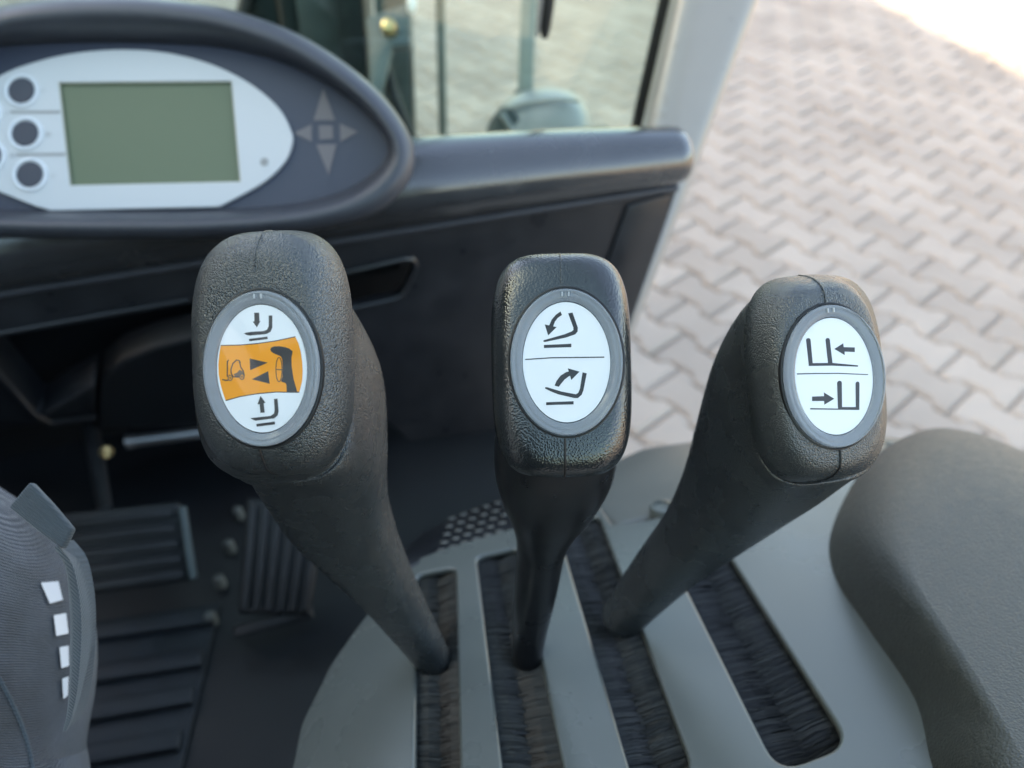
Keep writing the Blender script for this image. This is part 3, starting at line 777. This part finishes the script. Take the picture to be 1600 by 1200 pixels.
f('fork_symbol', S([(345,792),(360,792),(470,825),(575,845),(592,835),(605,805),(625,680),(657,688),(632,815),(618,850),(590,874),(560,873),(440,845),(390,825),(345,803)]))
f('load_bar', S([(352,905),(558,897),(558,921),(352,926)]))

# right lever: side shift
stemC = [(1279,590,.283,.0264,.0374,3.3),(1261,602,.295,.0267,.0368,3.4),(1230,643,.310,.0266,.0342,3.5),(1187,712,.330,.0248,.0280,3.4),(1140,778,.350,.0210,.0215,3.0),(1090,836,.370,.0166,.0170,2.8),(1035,892,.390,.0136,.0142,2.6),(972,964,.413,.0105,.0112,2.5)]
f, _ = make_lever('right black control lever, white badge with straight arrows and side-shift symbols', 1302, 590, .2625, R(10), R(-6), 0, stemC, 'knob', 'stem', 1302, 588)
S = lambda pts: tr(pts, 5, 1210, 470)
f('post_symbol', S([(247,305),(252,295),(265,291),(278,295),(283,305),(300,490),(300,500),(268,500)]))
f('post_symbol', S([(399,305),(405,294),(415,290),(428,294),(433,305),(455,490),(456,500),(420,500)]))
f('base_symbol', S([(268,487),(456,485),(654,504),(653,515),(456,507),(268,509)]))
f('left_arrow', S([(468,376),(538,332),(542,362),(628,364),(629,400),(549,397),(549,424)]))
f('divider', S([(176,567),(330,564),(500,563),(732,573),(732,580),(500,571),(330,572),(176,576)]))
f('right_arrow', S([(294,748),(388,745),(386,715),(468,765),(390,812),(388,783),(294,783)]))
f('post_symbol', S([(490,640),(497,628),(510,624),(522,628),(527,640),(529,835),(496,835)]))
f('post_symbol', S([(634,645),(640,634),(650,630),(660,634),(665,645),(664,835),(636,835)]))
f('base_symbol', S([(280,838),(496,842),(500,830),(664,830),(664,853),(496,851),(280,849)]))

# ------------------------------------------------------------------ the driver's leg
per = thing('person', 'seated person in blue-grey work trousers, only one leg in view', 'person', P(-130, 1420, .46))
lp = [(-60,1700,.30,.078),(-120,1450,.335,.077),(-150,1250,.352,.075),(-128,1080,.365,.073),(-146,965,.378,.069),(-232,890,.395,.064),(-330,850,.42,.060),(-400,870,.48,.058),(-425,930,.60,.056),(-410,990,.74,.053),(-400,1040,.86,.050)]
pts = crom(lp, 8); rings = []; Uo = None
rl_ = random.Random(3); ph = [rl_.uniform(0,6.28) for _ in range(6)]
for i, q in enumerate(pts):
    c = P(*q[:3]); a = P(*pts[max(i-1,0)][:3]); b = P(*pts[min(i+1,len(pts)-1)][:3]); T = (b-a).normalized()
    if Uo is None: Uo = RT
    Uo = (Uo - T*Uo.dot(T)).normalized(); Vv = T.cross(Uo)
    ring = []
    for k in range(72):
        th = 2*math.pi*k/72
        rr = q[3]*(1 + .026*math.sin(3*th+i*.22+ph[0]) + .020*math.sin(5*th-i*.31+ph[1])*math.sin(i*.17+ph[3]) + .014*math.sin(8*th+i*.45+ph[2])*math.sin(2*th+i*.1+ph[4]))
        ring.append(c + Uo*rr*math.cos(th) + Vv*rr*.94*math.sin(th))
    rings.append(ring)
LV, LF = loft_data(rings)
leg = mesh('trouser_leg', LV, LF, 'trouser', per, angle=80)
bvh = BVHTree.FromPolygons([tuple(v) for v in LV], LF)
def drape(x, y, h):
    r = ray(x, y).normalized(); p, n, _, _ = bvh.ray_cast(CP, r)
    if p is None: return None
    return p - r*h
for qd in [[(64,911),(89,909),(96,938),(78,943)], [(84,962),(101,959),(105,990),(88,994)], [(93,1012),(105,1010),(106,1041),(96,1044)], [(97,1061),(105,1058),(104,1088),(99,1092)]]:
    pp = [drape(x, y, .0022) or P(x, y, .33) for x, y in qd]
    mesh('reflective_patch', pp + [p + FW*.0012 for p in pp], [(0,1,2,3),(7,6,5,4),(0,4,5,1),(1,5,6,2),(2,6,7,3),(3,7,4,0)], 'reflective', per, smooth=False)
# boot on the floor, outside the picture
bt = P(-400,1040,.86); bt = Vector((bt.x, bt.y, FLZ))
loft('boot', [sering(bt + FOR*s + ZZ*(h), LAT, ZZ, a, b, 2.6, 28) for s, a, b, h in ((-.07,.030,.045,.05),(-.05,.042,.055,.058),(0,.046,.055,.058),(.08,.048,.042,.045),(.14,.045,.035,.038),(.175,.028,.022,.028))], 'boot', per)
# cargo pocket flap: a soft double layer standing off the thigh
fo = [(92,850,.306),(118,878,.306),(133,920,.307),(140,968,.308),(138,1020,.309),(129,1075,.309),(116,1118,.309),(104,1142,.309)]
fi = [(86,856,.303),(102,884,.302),(108,925,.301),(110,970,.300),(110,1020,.300),(109,1075,.300),(105,1118,.302),(99,1142,.305)]
FO, FI = crom(fo, 5), crom(fi, 5); ringsA = []
for (x,y,d),(x2,y2,d2) in zip(FO, FI):
    A, B = P(x2-1,y2,d2+.004), P(x,y,d+.006); Mx = P((x+x2)/2+2, (y+y2)/2, min(d,d2)-.001)
    ringsA.append([A, (A+Mx)/2 - FW*.0015, Mx, (Mx+B)/2 - FW*.001 + RT*.0006, B, B+FW*.004-RT*.001, (A+B)/2+FW*.012, A+FW*.010])
loft('pocket_flap', ringsA, 'flap', per, angle=70)
tq = [(12,792,.306),(46,752,.303),(78,786,.302),(112,826,.302),(96,858,.302),(58,830,.304)]
T1 = [P(*q) for q in tq]
o = prism('pull_tab', T1, FW*.004 - UP*.001, 'flap', per, bevel=.0012, seg=3)
# stitched seam on the thigh
st = [drape(x, y, .0006) for x, y in crom([(-20,1035),(0,1062),(22,1105),(40,1150),(52,1200),(58,1240)], 4)]
st = [p for p in st if p]
if len(st) > 2: tube('stitching', st, .0009, 'flap', per, k=6)

# driver's seat behind and below the camera, unseen, added to block light
seat = thing('added_driver_seat', 'unseen black padded driver seat, added to block light from behind', 'seat', Vector((-.30, -.1, FLZ)))
sc_ = Vector((-.30, -.08, 0))
def cush(name, c, hx, hy, hz, ax=ZZ, ay=FOR):
    n = ay.cross(ax)
    loft(name, [sering(c+ax*h*hz, LAT, ay, hx*f_, hy*f_, 4, 40) for h, f_ in ((-1,.80),(-.9,.95),(-.5,1),(.5,1),(.9,.95),(1,.80))], 'seat', seat, angle=60)
cush('base', sc_+ZZ*(FLZ+.05), .16, .16, .05)
cush('cushion', sc_+ZZ*(FLZ+.115), .24, .25, .06)
cush('backrest', sc_-FOR*.32+ZZ*(FLZ+.50), .25, .06, .42)

# ------------------------------------------------------------------ outside the windscreen
def vpost(name, px, py, d, wx, wy, m, parent, z0=.0, z1=2.1, bevel=.003, tilt=Vector((0,0,0))):
    c = P(px, py, d); c.z = 0
    ax, ay = RT*wx, Vector((0,1,0))*wy
    p = [c-ax-ay, c+ax-ay, c+ax+ay, c-ax+ay]
    q0 = [v + ZZ*z0 - tilt*(P(px,py,d).z - z0) for v in p]
    return prism(name, q0, ZZ*(z1-z0) + tilt*(z1-z0), m, parent, bevel=bevel)
TL = Vector((.055, 0, 0)) * 0
mast = thing('mast', 'dark lift mast with bracket and bolt seen through the windscreen', 'mast', Vector((P(540,100,1.25).x, P(540,100,1.25).y, 0)))
TLm = Vector((.045,0,0))
vpost('outer_channel', 425, 60, 1.40, .030, .05, 'mast', mast, tilt=TLm)
vpost('inner_rail', 510, 60, 1.38, .034, .05, 'mast_light', mast, tilt=TLm)
vpost('chain_bar', 462, 60, 1.36, .014, .02, 'mast', mast, tilt=TLm)
vpost('rear_channel', 560, 80, 1.34, .022, .05, 'mast', mast, tilt=TLm)
vpost('side_channel', 618, 80, 1.30, .026, .03, 'mast_light', mast, tilt=TLm)
vpost('edge_strip', 643, 60, 1.27, .003, .01, 'pillar', mast, tilt=TLm)
prism('bracket', [P(x,y,1.16) for x, y in [(572,28),(630,6),(640,6),(640,70),(612,72),(600,120),(588,180),(575,180),(578,100)]], FW*.02, 'mast_light', mast, bevel=.002)
loft('bolt', [sering(P(608,43,1.15)+FW*h, RT, UP, a, a, 2, 20) for a, h in ((.003,-.014),(.009,-.012),(.0115,-.006),(.0115,.012))], 'brass', mast)
loft('clip', [sering(P(643,8,1.12)+UP*h, RT, FW, a, a, 2, 16) for a, h in ((.002,-.012),(.006,-.008),(.007,0),(.007,.03))], 'button_rim', mast)
tube('hose', [P(400,-60,1.30), P(380,20,1.30), P(360,60,1.30), P(330,140,1.30)], .012, 'rubber', mast)
tube('hose', [P(600,100,1.2), P(618,160,1.2), P(640,210,1.2), P(680,330,1.2)], .010, 'rubber', mast)
# slim posts
g1 = thing('guard_post', 'thin grey post beside the mast, beyond the windscreen', 'post', Vector((P(690,100,1.3).x, P(690,100,1.3).y, 0)))
vpost('rod', 690, 100, 1.30, .0075, .008, 'post_grey', g1, tilt=Vector((.04,0,0)))
vpost('rod_foot', 690, 100, 1.30, .03, .03, 'mast', g1, z0=0, z1=.03, tilt=Vector((.04,0,0)))
g2 = thing('lamp_post', 'grey flat post rising from the rounded lamp housing', 'post', P(822,130,1.1))
prism('flat_bar', [P(x,y,1.10) for x, y in [(818,-120),(842,-120),(832,165),(808,165)]], FW*.016, 'post_grey', g2, bevel=.002)
prism('clamp', [P(x,y,1.09) for x, y in [(804,140),(836,140),(836,165),(804,165)]], FW*.036, 'mast', g2, bevel=.002)
wip = thing('wiper', 'black wiper blade end on the windscreen beside the flat post', 'wiper', WP.wpx(855, 50, .012))
tube('blade', [WP.wpx(x, y, .010) for x, y in [(868,-160),(862,-60),(858,0),(852,45),(851,60)]], [.006,.0062,.0062,.0058,.003], 'rubber', wip)
tube('arm', [WP.wpx(x, y, .008) for x, y in [(858,-160),(850,-60),(845,0),(842,30),(840,58)]], [.003,.003,.003,.0026,.002], 'pillar', wip)
lamp = thing('work_lamp', 'rounded blue-grey lamp housing beyond the windscreen, above the dash roll', 'lamp', P(840, 230, 1.08))
def lamp_ring(y0, pts, dd): return [P(x, y, dd) for x, y in pts]
dome = crom([(752,330),(752,240),(757,208),(770,180),(792,155),(822,141),(862,137),(898,145),(918,165),(926,190),(930,240),(930,330)], 4)
def dr(s, d): return [P(840+(x-840)*s, 250+(y-250)*s, d) for x, y in dome]
loft('housing', [dr(.55,1.02), dr(.8,1.03), dr(.93,1.05), dr(1.0,1.09), dr(1.0,1.14), dr(.9,1.17)], 'lamp', lamp, angle=60)
tube('trim_line', [P(x,y,1.025) for x, y in crom([(778,178),(800,168),(830,160),(870,156),(905,158)], 4)], .0022, 'pillar', lamp, k=8)
prism('dark_facet', [P(x,y,1.035) for x, y in [(757,216),(768,190),(782,172),(800,170),(815,196),(822,216),(822,300),(757,300)]], -FW*.012, 'mast', lamp, bevel=.003)
tube('rib', [P(x,y,1.018) for x, y in [(784,178),(798,200),(810,225)]], .004, 'lamp', lamp, k=8)
vpost('stand', 840, 260, 1.10, .012, .012, 'mast', lamp, z0=0, z1=P(840,260,1.10).z)
